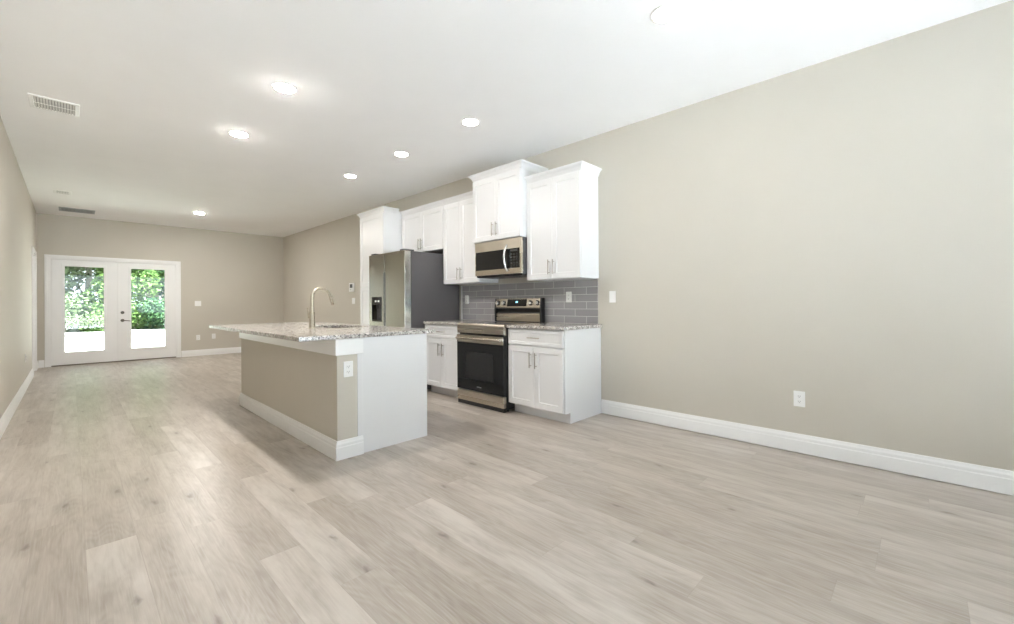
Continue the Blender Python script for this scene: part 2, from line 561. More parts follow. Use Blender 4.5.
# jambs and threshold of the French doors
jb = MB().grid([DX0, DX0 + 0.022, DX1 - 0.022, DX1], [0.0, DZ1 - 0.018, DZ1], D - 0.001, D + T, {(1, 0)}, 1)
jb.grid([DX0 + 0.021, DX0 + 0.045, DX1 - 0.045, DX1 - 0.021], [0.0, DZ1 - 0.045, DZ1 - 0.017], D + 0.0575, D + 0.095, {(1, 0)}, 1)
jb = jb.build('trim_3', M['trim'])
structure(jb, 'white jamb lining the French door opening', 'door jamb')
structure(MB().box(DX0 + 0.022, DX1 - 0.022, D + 0.005, D + T + 0.04, 0.0, 0.018).build('trim_4', plain('bronze_threshold', (0.20, 0.17, 0.14), 0.4, 0.6), bevel=0.003), 'dark metal threshold under the French doors', 'threshold')


def french_leaf(name, x0, x1, gx0, gx1, label, hand):
    z0, z1, gz0, gz1 = 0.022, 2.026, 0.258, 1.912
    y0, y1 = D + 0.012, D + 0.056
    leaf = MB().grid([x0, gx0, gx1, x1], [z0, gz0, gz1, z1], y0, y1, {(1, 1)}, 1).build(name, M['trim'], bevel=0.002)
    structure(leaf, label, 'door')
    # raised glazing frame around the pane
    fr = MB().grid([gx0 - 0.035, gx0 + 0.006, gx1 - 0.006, gx1 + 0.035], [gz0 - 0.035, gz0 + 0.006, gz1 - 0.006, gz1 + 0.035], y0 - 0.010, y0 - 0.0002, {(1, 1)}, 1)
    fr.build('glazing_frame', M['trim'], leaf, bevel=0.004)
    MB().box(gx0 - 0.002, gx1 + 0.002, y0 + 0.018, y0 + 0.026, gz0 - 0.002, gz1 + 0.002).build('pane', M['glass'], leaf)
    if hand:
        hx = x0 + 0.052
        MB().lathe([(0.0005, -0.012), (0.024, -0.012), (0.030, -0.006), (0.030, 0.0)], (hx, y0, 1.004), 1, 28).build('deadbolt', M['bronze'], leaf, smooth=True)
        hd = MB().lathe([(0.0005, -0.010), (0.026, -0.010), (0.031, -0.004), (0.031, 0.0)], (hx, y0, 0.842), 1, 28).build('handle_rose', M['bronze'], leaf, smooth=True)
        lv = [(hx, y0 - 0.006, 0.842), (hx, y0 - 0.045, 0.842), (hx + 0.015, y0 - 0.056, 0.842), (hx + 0.055, y0 - 0.058, 0.838), (hx + 0.105, y0 - 0.058, 0.832), (hx + 0.122, y0 - 0.056, 0.822)]
        MB().tube(lv, [0.011, 0.011, 0.010, 0.009, 0.008, 0.006], 12).build('lever', M['bronze'], hd, smooth=True)
    return leaf


XM = 0.683
french_leaf('door_1', DX0 + 0.025, XM - 0.0015, -0.088, 0.464, 'white French door leaf without a handle, next to the long side wall', False)
fl = french_leaf('door_2', XM + 0.0015, DX1 - 0.025, 0.866, 1.422, 'white French door leaf with lever handle and deadbolt', True)
MB().box(XM - 0.022, XM + 0.016, D + 0.002, D + 0.0115, 0.022, 2.026).build('astragal', M['trim'], fl, bevel=0.003)

# side door in the left wall, closed, two panels
sd = MB()
y0, y1 = LD0 + 0.018, LD1 - 0.018
sd.grid([y0, y0 + 0.115, y1 - 0.115, y1], [0.012, 0.24, 0.92, 1.10, 1.90, LDH - 0.02], L - 0.075, L - 0.040, {(1, 1), (1, 3)}, 0)
sd = structure(sd.build('door_3', M['trim'], bevel=0.003), 'closed white panelled door in the side wall near the corner', 'door')
for i, (a, b) in enumerate(((0.24, 0.92), (1.10, 1.90))):
    MB().box(L - 0.066, L - 0.050, y0 + 0.112, y1 - 0.112, a - 0.003, b + 0.003).build('door_panel', M['trim'], sd, bevel=0.003)
jb = MB().grid([LD0, LD0 + 0.017, LD1 - 0.017, LD1], [0, LDH - 0.018, LDH], L - T, L + 0.0005, {(1, 0)}, 0).build('trim_5', M['trim'])
structure(jb, 'white jamb lining the side door opening', 'door jamb')

# ------------------------------------------------------------------ recessed ceiling lights


def downlight(loc, circuit, label):
    t = thing('recessed_light', label, 'ceiling light', loc, 0, 'recessed ceiling lights')
    MB().lathe([(0.0708, -0.0005), (0.094, -0.0005), (0.094, -0.0025), (0.090, -0.0045), (0.074, -0.0045), (0.0708, -0.003)], n=40).build('trim_ring', M['plastic'], t, smooth=True)
    MB().lathe([(0.0005, -0.001), (0.0705, -0.001), (0.0700, -0.006), (0.0620, -0.0095), (0.040, -0.0120), (0.0005, -0.0130)], n=40).build('lens', M['lens_' + circuit], t, smooth=True)
    return t


for x, y, cc, lb in ((2.503, 1.090, 'front', 'recessed ceiling light over the empty floor by the bare wall'),
                     (1.200, 3.639, 'island', 'recessed ceiling light over the outlet end of the island'),
                     (1.194, 4.946, 'island', 'recessed ceiling light over the far end of the island, seating side'),
                     (2.671, 3.078, 'kitchen', 'recessed ceiling light in front of the raised cabinet above the microwave'),
                     (2.673, 4.297, 'kitchen', 'recessed ceiling light between the microwave cabinet and the refrigerator, over the aisle'),
                     (2.641, 5.515, 'kitchen', 'recessed ceiling light in front of the tall pantry cabinet'),
                     (1.686, 9.687, 'back', 'small-looking recessed ceiling light alone near the French doors')):
    downlight((x, y, H), cc, lb)

# ------------------------------------------------------------------ ceiling vents


def vent(name, loc, wx, wy, label, mats, nsl, curved=True):
    t = thing(name, label, 'vent', loc)
    b = 0.028
    MB().grid([-wx / 2, -wx / 2 + b, wx / 2 - b, wx / 2], [-wy / 2, -wy / 2 + b, wy / 2 - b, wy / 2], -0.008, -0.0005, {(1, 1)}, 2).build('frame', mats[0], t, bevel=0.002)
    MB().box(-wx / 2 + b - 0.003, wx / 2 - b + 0.003, -wy / 2 + b - 0.003, wy / 2 - b + 0.003, -0.0022, -0.0007).build('duct_opening', mats[1], t)
    s = MB()
    for k in range(nsl):
        x = -wx / 2 + b + (k + 0.5) * (wx - 2 * b) / nsl
        q = 0.40 * (wx - 2 * b) / nsl
        sg = 1
        s.prism([(x - q * sg, -0.0025), (x + q * sg, -0.0090), (x + q * sg, -0.0105), (x - q * sg, -0.0040)], 1, -wy / 2 + b - 0.002, wy / 2 - b + 0.002)
    s.build('slats', mats[0], t)
    if curved:
        MB().box(-wx / 2 + b - 0.002, wx / 2 - b + 0.002, -0.004, 0.004, -0.0115, -0.009).build('cross_bar', mats[0], t)
    return t


vent('ceiling_vent', (-0.092, 5.345, H), 0.30, 0.33, 'large white louvred ceiling vent near the long side wall', (M['plastic'], M['duct']), 14)
vent('ceiling_vent', (-0.086, 9.33, H), 0.19, 0.26, 'small white ceiling vent beside the grey return grille', (M['plastic'], M['duct']), 8)
vent('return_grille', (0.083, 10.92, H), 0.46, 0.40, 'grey slatted return air grille in the ceiling before the French doors', (M['grille'], M['duct']), 24, False)
# ------------------------------------------------------------------ wall plates


def outlet(loc, rz, label):
    t = thing('wall_outlet', label, 'outlet', loc, rz)
    MB().box(-0.006, -0.0005, -0.0365, 0.0365, -0.058, 0.058).build('cover_plate', M['plastic'], t, bevel=0.003)
    for s in (-1, 1):
        zc = s * 0.0195
        pr = [(0.0165 * math.cos(a) * 1.0, zc + max(-0.0125, min(0.0125, 0.0165 * math.sin(a)))) for a in [2 * math.pi * k / 24 for k in range(24)]]
        rc = MB().prism(pr, 0, -0.0085, -0.0058).build('receptacle', M['plastic'], t)
        MB().box(-0.0092, -0.0083, -0.0075, -0.0050, zc - 0.002, zc + 0.007).build('slot', M['slot'], rc)
        MB().box(-0.0092, -0.0083, 0.0050, 0.0075, zc - 0.002, zc + 0.006).build('slot', M['slot'], rc)
        MB().lathe([(0.0003, -0.0092), (0.0025, -0.0092), (0.0025, -0.0083)], (0, 0, zc - 0.0075), 0, 12).build('slot', M['slot'], rc)
    return t


def switch(loc, rz, label, gangs=1):
    t = thing('light_switch', label, 'switch', loc, rz)
    w = 0.0365 + 0.023 * (gangs - 1)
    MB().box(-0.006, -0.0005, -w, w, -0.058, 0.058).build('cover_plate', M['plastic'], t, bevel=0.003)
    for k in range(gangs):
        y = (k - (gangs - 1) / 2) * 0.046
        MB().prism([(-0.0062, -0.033), (-0.0058, 0.033), (-0.0115, 0.033), (-0.0075, 0.0), (-0.0075, -0.033)], 1, y - 0.0165, y + 0.0165).build('rocker', M['plastic'], t)
    return t


Q = math.pi / 2
BS = 0.010   # tile thickness
o1 = outlet((R, 0.662, 0.406), 0, 'white outlet low on the bare beige wall above the baseboard')
dup(o1, (R - BS, 2.760, 1.201), 0, 'white outlet on the grey tile beside the bare wall')
dup(o1, (R - BS, 4.475, 1.192), 0, 'white outlet on the grey tile next to the refrigerator')
dup(o1, (2.005, D, 0.414), Q, 'white outlet low on the far wall, the one closer to the French doors')
dup(o1, (2.300, D, 0.428), Q, 'white outlet low on the far wall, just above the island corner')
dup(o1, (L, 8.838, 0.43), math.pi, 'white outlet low on the long side wall near the side door')
dup(o1, (1.437, 3.0585, 0.655), Q, 'white outlet on the beige end of the kitchen island')
s1 = switch((R, 2.229, 1.195), 0, 'white switch plate on the wall beside the grey tile backsplash')
switch((R, 7.850, 1.205), 0, 'double white switch plate directly below the thermostat', 2)
switch((2.005, D, 1.183), Q, 'double white switch plate on the end wall by the French doors', 2)

th = thing('thermostat', 'white thermostat with dark square screen on the wall past the pantry', 'thermostat', (R, 7.900, 1.468))
MB().box(-0.026, -0.0005, -0.095, 0.095, -0.085, 0.085).build('case', M['plastic'], th, bevel=0.006)
MB().box(-0.0275, -0.0255, -0.055, 0.055, -0.010, 0.062).build('screen', M['dark_grey'], th)
MB().box(-0.0285, -0.0255, 0.010, 0.040, -0.050, -0.036).build('button', M['grey_mark'], th)

# ------------------------------------------------------------------ cabinets


def shaker(y0, y1, z0, z1, x, fw=0.057, t=0.020):
    """Closed shaker door mesh: face plane at x (towards -x), recessed flat panel."""
    m = MB()

    def ring(dx, ins):
        return [(dx, y0 + ins, z0 + ins), (dx, y1 - ins, z0 + ins), (dx, y1 - ins, z1 - ins), (dx, y0 + ins, z1 - ins)]
    e = 0.0015
    m.rings([ring(x + t, 0), ring(x + e, 0), ring(x, e), ring(x, fw), ring(x + 0.008, fw + 0.004)])
    return m


def bar_pull(length, x, y, z, vertical):
    m = MB()
    a = length / 2
    d = lambda s: (x - 0.030, y, z + s) if vertical else (x - 0.030, y + s, z)
    m.tube([d(-a), d(a)], 0.0058, 12)
    for s in (-0.36 * length, 0.36 * length):
        p = d(s)
        m.tube([(x + 0.0005, p[1], p[2]), (x - 0.030, p[1], p[2])], 0.0042, 8)
    return m


def crown(w, d, z0, right=True, left=True, right_end=-0.002, hgt=0.075, out=0.048):
    """Cove crown moulding around the front and chosen sides of a cabinet top."""
    prof = [(0.0, 0.0), (0.006, 0.0), (0.008, 0.012), (0.013, 0.016), (0.019, 0.034), (0.030, 0.050), (0.041, 0.057), (0.043, 0.062), (out, 0.064), (out, hgt), (0.0, hgt)]
    rr = []
    for o, z in prof:
        r = []
        if right:
            r += [(right_end, -o, z0 + z), (-d - o, -o, z0 + z)]
        else:
            r += [(-d - o, 0.0, z0 + z)]
        if left:
            r += [(-d - o, w + o, z0 + z), (-0.002, w + o, z0 + z)]
        else:
            r += [(-d - o, w, z0 + z)]
        rr.append(r)
    n = len(rr[0])
    m = MB()
    # rings run over profile; open along the path
    m.rings([list(c) for c in zip(*rr)], close=True, cap=True)
    return m


def upper_cabinet(label, y0, y1, z0, ztop, depth, doors, pull_z, crown_kw, door_top=None, name='upper_cabinet'):
    w = y1 - y0
    t = thing(name, label, 'cabinet', (R, y0, z0))
    h = ztop - z0
    MB().box(-depth + 0.021, -0.001, 0.0, w, 0.0, h).build('body', M['cabinet'], t, bevel=0.0015)
    crown(w, depth - 0.021, h - 0.052, **crown_kw).build('crown_moulding', M['cabinet'], t)
    n = doors
    dt = h - 0.058 if door_top is None else door_top
    for k in range(n):
        a = 0.004 + k * (w - 0.008) / n + (0.0015 if k else 0)
        b = 0.004 + (k + 1) * (w - 0.008) / n - (0.0015 if k < n - 1 else 0)
        d = shaker(a, b, 0.004, dt, -depth).build('door', M['cabinet'], t)
        if pull_z is not None:
            py = b - 0.030 if k == 0 else a + 0.030
            bar_pull(0.152, -depth, py, pull_z - z0, True).build('pull', M['pull'], d, smooth=True)
    return t


UT = 2.488
upper_cabinet('white two-door upper cabinet ending at the bare beige wall', 2.388, 3.086, 1.386, UT, 0.335, 2, 1.510, dict(left=False))
upper_cabinet('raised white two-door cabinet directly above the microwave', 3.088, 3.864, 1.861, 2.648, 0.432, 2, 1.985, dict())
upper_cabinet('white two-door upper cabinet between the microwave and the refrigerator', 3.866, 4.575, 1.398, UT + 0.012, 0.335, 2, 1.520, dict(right=False, left=False))
upper_cabinet('short white two-door cabinet above the refrigerator', 4.577, 5.596, 1.872, UT + 0.012, 0.335, 2, 1.983, dict(right=False, left=False))

# pantry
PY0, PY1 = 5.606, 6.330
pn = thing('pantry_cabinet', 'tall white pantry cabinet on the far side of the refrigerator', 'cabinet', (R, PY0, 0))
UT += 0.006
pw = PY1 - PY0
MB().prism([(-0.535, 0.0), (-0.535, 0.105), (-0.610, 0.105), (-0.610, UT + 0.036), (-0.001, UT + 0.036), (-0.001, 0.0)], 1, 0.0, pw).build('body', M['cabinet'], pn, bevel=0.0015)
crown(pw, 0.610, UT - 0.012, right_end=-0.390).build('crown_moulding', M['cabinet'], pn)
shaker(0.004, pw - 0.004, 1.412, UT - 0.018, -0.631).build('door', M['cabinet'], pn)
shaker(0.004, pw - 0.004, 0.112, 1.406, -0.631).build('door', M['cabinet'], pn)


def base_cabinet(label, y0, y1):
    w = y1 - y0
    t = thing('base_cabinet', label, 'cabinet', (R, y0, 0))
    MB().prism([(-0.540, 0.0), (-0.540, 0.103), (-0.618, 0.103), (-0.618, 0.8815), (-0.001, 0.8815), (-0.001, 0.0)], 1, 0.0, w).build('body', M['cabinet'], t, bevel=0.0015)
    x = -0.639
    dr = shaker(0.012, w - 0.004, 0.718, 0.872, x, fw=0.032).build('drawer', M['cabinet'], t)
    bar_pull(0.150, x + 0.008, w / 2, 0.795, False).build('pull', M['pull'], dr, smooth=True)
    for k in range(2):
        a = 0.012 + k * (w - 0.016) / 2 + (0.0015 if k else 0)
        b = 0.012 + (k + 1) * (w - 0.016) / 2 - (0 if k else 0.0015)
        d = shaker(a, b, 0.112, 0.706, x).build('door', M['cabinet'], t)
        bar_pull(0.152, x, b - 0.034 if k == 0 else a + 0.034, 0.575, True).build('pull', M['pull'], d, smooth=True)
    return t


base_cabinet('white base cabinet with drawer and two doors at the end by the bare wall', 2.368, 3.084)
base_cabinet('white base cabinet with drawer and two doors between the range and refrigerator', 3.852, 4.575)

CT0, CT1 = 0.883, 0.915
tag(MB().box(-0.662, -0.001, -0.022, 0.715, CT0, CT1).build('countertop', M['granite'], None, (R, 2.368, 0), bevel=0.004), 'speckled granite countertop on the base cabinet by the bare wall', 'countertop')
tag(MB().box(-0.662, -0.001, 0.003, 0.728, CT0, CT1).build('countertop', M['granite'], None, (R, 3.850, 0), bevel=0.004), 'short speckled granite countertop between the range and refrigerator', 'countertop')

# tile backsplash with its edge strip
bs = tag(MB().box(-BS, -0.0008, 0.0, 2.172, 0.9165, 1.3848).build('tile_backsplash', M['tile'], None, (R, 2.400, 0)), 'grey subway tile backsplash behind the stainless range', 'backsplash')
MB().box(-BS - 0.0008, -0.0008, 2.173, 2.202, 0.9165, 1.3848).build('edge_strip', M['trim'], bs)

# ------------------------------------------------------------------ range
rg = thing('electric_range', 'stainless electric range with black glass oven door', 'range', (R, 3.0895, 0))
w = 0.757
MB().box(-0.655, -0.025, 0.0, w, 0.030, 0.905).build('body', M['black'], rg, bevel=0.002)
for yy in (0.04, w - 0.04):
    for xx in (-0.60, -0.10):
        MB().lathe([(0.018, 0.0), (0.018, 0.006), (0.010, 0.010), (0.010, 0.031)], (xx, yy, 0), 2, 16).build('foot', M['black'], rg)
MB().box(-0.640, -0.075, 0.002, w - 0.002, 0.9055, 0.917).build('cooktop', M['black_glass'], rg, bevel=0.002)
for bx, by, br_ in ((-0.50, 0.19, 0.105), (-0.50, 0.56, 0.085), (-0.24, 0.19, 0.075), (-0.24, 0.56, 0.105)):
    MB().lathe([(br_ - 0.006, 0.9170), (br_ - 0.006, 0.9176), (br_, 0.9176), (br_, 0.9170)], (bx, by, 0), 2, 48).build('burner_ring', M['grey_mark'], rg)
# front strip under the cooktop edge
MB().prism([(-0.655, 0.800), (-0.690, 0.806), (-0.694, 0.895), (-0.684, 0.916), (-0.641, 0.916), (-0.655, 0.904)], 1, 0.0, w).build('front_panel', M['steel'], rg, bevel=0.003)
# oven door
dx = -0.700
dr = MB().box(dx, -0.657, 0.003, w - 0.003, 0.172, 0.786).build('oven_door', M['black_glass'], rg, bevel=0.003)
MB().box(dx - 0.003, dx + 0.001, 0.003, w - 0.003, 0.702, 0.787).build('steel_band', M['steel'], dr, bevel=0.001)
MB().box(dx - 0.0012, dx + 0.001, 0.150, w - 0.150, 0.300, 0.600).build('oven_window', M['window_glass'], dr)
MB().box(dx - 0.0016, dx + 0.001, w / 2 - 0.035, w / 2 + 0.035, 0.215, 0.226).build('badge', M['grey_mark'], dr)
hn = MB().tube([(dx - 0.038, 0.016, 0.752), (dx - 0.038, w - 0.035, 0.752)], 0.0125, 16).build('handle', M['steel'], dr, smooth=True)
for yy in (0.034, w - 0.052):
    MB().box(dx - 0.040, dx - 0.001, yy - 0.014, yy + 0.014, 0.738, 0.766).build('handle_bracket', M['edge_steel'], hn, bevel=0.004)
dw = MB().box(dx + 0.001, -0.657, 0.003, w - 0.003, 0.046, 0.164).build('drawer', M['steel'], rg, bevel=0.004)
MB().box(-0.690, -0.657, 0.006, w - 0.006, 0.004, 0.0445).build('toe_base', M['black'], rg)
# backguard
bg_ = MB().prism([(-0.026, 0.917), (-0.074, 0.917), (-0.074, 1.020), (-0.040, 1.030), (-0.040, 1.070), (-0.092, 1.078), (-0.070, 1.196), (-0.026, 1.196)], 1, 0.020, w - 0.020).build('backguard', M['black'], rg)
MB().prism([(-0.0735, 0.922), (-0.0775, 0.922), (-0.0775, 1.018), (-0.0735, 1.018)], 1, 0.018, w - 0.018).build('lower_panel', M['steel'], bg_, bevel=0.001)


def slant(z):   # face of the upper control panel
    return -0.092 + (z - 1.078) / (1.196 - 1.078) * 0.022


MB().prism([(slant(1.084) + 0.001, 1.084), (slant(1.084) - 0.003, 1.084), (slant(1.193) - 0.003, 1.193), (slant(1.193) + 0.001, 1.193)], 1, 0.018, w - 0.018).build('control_panel', M['steel'], bg_, bevel=0.001)
MB().prism([(slant(1.100) - 0.001, 1.100), (slant(1.100) - 0.0045, 1.100), (slant(1.186) - 0.0045, 1.186), (slant(1.186) - 0.001, 1.186)], 1, 0.225, 0.540).build('display', M['black_glass'], bg_)
MB().prism([(slant(1.145) - 0.004, 1.145), (slant(1.145) - 0.0055, 1.145), (slant(1.160) - 0.0055, 1.160), (slant(1.160) - 0.004, 1.160)], 1, 0.372, 0.398).build('clock', M['clock'], bg_)
for yy in (0.0, w - 0.020):
    MB().prism([(-0.024, 0.906), (-0.090, 0.906), (-0.098, 1.060), (-0.078, 1.199), (-0.024, 1.199)], 1, yy, yy + 0.020).build('end_cap', M['black'], bg_, bevel=0.004)
for yy in (0.060, 0.165, 0.600, 0.700):
    x0 = slant(1.140) - 0.003
    kb = MB().lathe([(0.031, 0.0), (0.031, -0.004), (0.026, -0.006)], (x0, yy, 1.140), 0, 28).build('knob', M['black'], bg_, smooth=True)
    MB().lathe([(0.024, -0.005), (0.0225, -0.028), (0.020, -0.031), (0.0005, -0.031)], (x0, yy, 1.140), 0, 28).build('knob_grip', M['edge_steel'], kb, smooth=True)

# ------------------------------------------------------------------ microwave
mw = thing('microwave', 'stainless over-the-range microwave under the raised cabinet', 'microwave', (R, 3.0895, 1.443))
mh = 0.415
MB().box(-0.385, -0.012, 0.0, w, 0.012, mh).build('body', M['dark_grey'], mw, bevel=0.003)
MB().prism([(-0.395, 0.016), (-0.386, 0.000), (-0.060, 0.000), (-0.060, 0.0115), (-0.395, 0.0205)], 1, 0.010, w - 0.010).build('vent_base', M['black'], mw)
fx = -0.412
MB().box(fx, -0.3855, 0.001, w - 0.001, 0.021, mh - 0.002).build('front_panel', M['steel'], mw, bevel=0.004)
MB().box(fx - 0.003, fx + 0.001, 0.232, w - 0.016, 0.083, 0.300).build('door_window', M['black_glass'], mw, bevel=0.001)
cp = MB().box(fx - 0.003, fx + 0.001, 0.030, 0.205, 0.083, 0.300).build('control_panel', M['black_glass'], mw, bevel=0.001)
MB().box(fx - 0.0042, fx - 0.0025, 0.060, 0.165, 0.268, 0.288).build('display', M['dark_grey'], cp)
for r_ in range(5):
    for c_ in range(3):
        MB().box(fx - 0.0040, fx - 0.0025, 0.058 + c_ * 0.040, 0.082 + c_ * 0.040, 0.100 + r_ * 0.032, 0.116 + r_ * 0.032).build('button', M['key'], cp)
pts = []
for k in range(15):
    s = k / 14
    a = math.sin(math.pi * s)
    pts.append((fx + 0.002 - 0.052 * a ** 0.75, 0.218, 0.052 + s * 0.292))
MB().tube(pts, [0.0125] * 15, 14).build('handle', M['edge_steel'], mw, smooth=True)
MB().box(fx - 0.0034, fx + 0.001, 0.206, 0.231, 0.083, 0.300).build('handle_recess', M['black_glass'], mw)

# ------------------------------------------------------------------ refrigerator
FY0 = 4.617
fg = thing('refrigerator', 'side-by-side dark stainless refrigerator with water dispenser', 'refrigerator', (R, FY0, 0))
fw = 0.896
MB().box(-0.800, -0.030, 0.0, fw, 0.022, 1.808).build('body', M['fridge_side'], fg, bevel=0.004)
for yy in (0.06, fw - 0.06):
    for xx in (-0.74, -0.12):
        MB().lathe([(0.022, 0.0), (0.022, 0.010), (0.012, 0.012), (0.012, 0.024)], (xx, yy, 0), 2, 16).build('foot', M['black'], fg)
MB().box(-0.868, -0.801, 0.012, fw - 0.012, 0.020, 0.066).build('base_grille', M['black'], fg, bevel=0.003)
MB().box(-0.812, -0.8005, 0.006, fw - 0.006, 0.070, 1.803).build('gasket', M['black'], fg)
SY = 0.476
d1 = MB().box(-0.908, -0.8125, 0.0, SY, 0.070, 1.812).build('door', M['slate'], fg, bevel=0.007, seg=3)
# bright edge of the door facing the range
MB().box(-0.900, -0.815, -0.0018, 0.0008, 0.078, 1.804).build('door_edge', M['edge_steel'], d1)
d2 = MB().grid([SY + 0.012, 0.560, 0.820, fw], [0.070, 0.905, 1.232, 1.812], -0.908, -0.8125, {(1, 1)}, 0).build('freezer_door', M['slate'], fg, bevel=0.005)
ds = MB()
ds.box(-0.835, -0.8128, 0.561, 0.819, 0.906, 1.231)
ds = ds.build('dispenser', M['dark_grey'], d2)
MB().grid([0.5605, 0.575, 0.805, 0.8195], [0.9055, 0.925, 1.130, 1.2315], -0.910, -0.894, {(1, 1)}, 0).build('dispenser_frame', M['black_glass'], ds, bevel=0.001)
MB().box(-0.906, -0.836, 0.575, 0.805, 0.9075, 0.920).build('drip_tray', M['dark_grey'], ds)
for yy in (0.650, 0.735):
    MB().lathe([(0.020, 1.130), (0.016, 1.090), (0.010, 1.070)], (-0.868, yy, 0), 2, 16).build('spout', M['dark_grey'], ds, smooth=True)
    MB().box(-0.8425, -0.8352, yy - 0.026, yy + 0.026, 0.955, 1.060).build('paddle', M['fridge_side'], ds, bevel=0.004)
MB().box(-0.9120, -0.9095, 0.612, 0.655, 1.165, 1.190).build('control_mark', M['plastic'], ds)
MB().box(-0.9120, -0.9095, 0.690, 0.733, 1.165, 1.190).build('control_mark', M['plastic'], ds)
for yy, par in ((SY - 0.020, d1), (SY + 0.0135, d2)):
    MB().box(-0.9092, -0.9075, yy, yy + 0.0185, 0.420, 1.560).build('pocket_handle', M['black'], par)
for yy in (0.03, fw - 0.13):
    MB().box(-0.890, -0.740, yy, yy + 0.10, 1.8125, 1.834).build('hinge_cover', M['dark_grey'], fg, bevel=0.005)

# ------------------------------------------------------------------ island
IX, IX1, IX2 = 1.3535, 1.520, 2.140        # knee wall face, knee wall back, cabinet front on the aisle side
IY0, IY1 = 3.0590, 5.562
isl = thing('kitchen_island', 'long island with beige knee wall and white end panel', 'island', (IX, IY0, 0))
IL = IY1 - IY0
MB().box(0.0, IX1 - IX, 0.0, IL, 0.0, 0.8815).build('knee_wall', M['wall'], isl)
# baseboard wrapped around the knee wall
prof = [(0.0, 0.0), (0.016, 0.0), (0.016, 0.088), (0.013, 0.094), (0.013, 0.112), (0.009, 0.124), (0.006, 0.138), (0.0, 0.138)]
e = 0.0003
bx1 = 1.551 - IX
rr = [[(bx1, -o - e, z) for o, z in prof], [(-o - e, -o - e, z) for o, z in prof], [(-o - e, IL + o + e, z) for o, z in prof], [(bx1, IL + o + e, z) for o, z in prof]]
MB().rings(rr).build('baseboard', M['trim'], isl)
# flat trim board under the countertop
ap = [(0.0, 0.762), (0.012, 0.762), (0.015, 0.766), (0.015, 0.876), (0.018, 0.8815), (0.0, 0.8815)]
rr = [[(bx1, -o - e, z) for o, z in ap], [(-o - e, -o - e, z) for o, z in ap], [(-o - e, IL + o + e, z) for o, z in ap], [(bx1, IL + o + e, z) for o, z in ap]]
MB().rings(rr).build('trim_board', M['trim'], isl)
# white cabinet run behind the knee wall: open-topped carcass with end panels and a toe space
c0, c1 = IX1 - IX + 0.001, IX2 - IX
cab = MB()
cab.grid([c0, c0 + 0.018, c1 - 0.018, c1], [0.022, 0.040, IL - 0.040, IL - 0.022], 0.103, 0.8815, {(1, 1)}, 2)
cab.box(c0 + 0.018, c1 - 0.018, 0.040, IL - 0.040, 0.103, 0.121)
cab.box(c0, c1 - 0.075, 0.040, IL - 0.040, 0.0, 0.103)
cab.build('cabinet', M['cabinet'], isl)
for a, b in ((0.002, 0.0215), (IL - 0.0215, IL - 0.002)):
    MB().box(c0, c1 + 0.002, a, b, 0.0, 0.8815).build('end_panel', M['cabinet'], isl, bevel=0.001)
MB().box(c0 - 0.012, bx1, -0.0040, 0.0015, 0.138, 0.762).build('corner_strip', M['cabinet'], isl, bevel=0.001)

# island countertop with an opening for the sink
CX0, CX1, CY0, CY1 = 1.083, 2.215, 3.040, 5.740
SX0, SX1, SY0, SY1 = 1.720, 2.080, 3.920, 4.600
ct = MB().grid([CX0, SX0, SX1, CX1], [CY0, SY0, SY1, CY1], CT0, CT1, {(1, 1)}, 2)
ct.v = [(x - CX0, y - CY0, z) for x, y, z in ct.v]
tag(ct.build('countertop', M['granite'], None, (CX0, CY0, 0), bevel=0.004), 'large speckled granite countertop overhanging the kitchen island', 'countertop')

# undermount sink
sk = thing('kitchen_sink', 'stainless undermount sink set into the island countertop', 'sink', (SX0, SY0, 0))
sw, sl, st = SX1 - SX0, SY1 - SY0, 0.004
basin = MB()
ro = [(-0.012, -0.012), (sw + 0.012, -0.012), (sw + 0.012, sl + 0.012), (-0.012, sl + 0.012)]


def rect(ins, z):
    return [(ins, ins, z), (sw - ins, ins, z), (sw - ins, sl - ins, z), (ins, sl - ins, z)]


basin.rings([rect(-0.012, CT0 - 0.001), rect(0.002, CT0 - 0.001), rect(0.006, 0.700), rect(0.030, 0.690), rect(0.030, 0.684), rect(-0.002, 0.690), rect(-0.012, CT0 - 0.006)], cap=False)
nv = len(basin.v)
basin.f += [(12, 13, 14, 15), (19, 18, 17, 16), (nv - 4, nv - 3, 1, 0), (nv - 3, nv - 2, 2, 1), (nv - 2, nv - 1, 3, 2), (nv - 1, nv - 4, 0, 3)]
basin.build('basin', M['nickel'], sk)
MB().lathe([(0.045, 0.691), (0.045, 0.694), (0.032, 0.6945), (0.028, 0.692), (0.0005, 0.692)], (sw / 2, sl / 2, 0), 2, 28).build('drain', M['edge_steel'], sk, smooth=True)

# faucet
fc = thing('faucet', 'tall brushed nickel gooseneck faucet on the island countertop', 'faucet', (1.572, 4.080, CT1))
MB().lathe([(0.0005, 0.0003), (0.030, 0.0003), (0.030, 0.006), (0.0255, 0.010), (0.0245, 0.150), (0.0215, 0.157), (0.0005, 0.157)], n=28).build('base', M['nickel'], fc, smooth=True)
pts = [(0, 0, 0.150), (0, 0, 0.200), (0, 0, 0.290)]
rad_ = 0.085
for k in range(1, 19):
    a = math.pi - math.pi * 0.90 * k / 18
    pts.append((rad_ + rad_ * math.cos(a), 0, 0.290 + rad_ * math.sin(a)))
a = math.pi * 0.10
tx, tz = math.sin(a), -math.cos(a)
p = pts[-1]
pts += [(p[0] + tx * 0.02, 0, p[2] + tz * 0.02)]
MB().tube(pts, 0.0135, 14).build('spout', M['nickel'], fc, smooth=True)
p = pts[-1]
MB().tube([p, (p[0] + tx * 0.012, 0, p[2] + tz * 0.012), (p[0] + tx * 0.078, 0, p[2] + tz * 0.078), (p[0] + tx * 0.085, 0, p[2] + tz * 0.085)], [0.0145, 0.0165, 0.0155, 0.012], 14).build('spray_head', M['nickel'], fc, smooth=True)
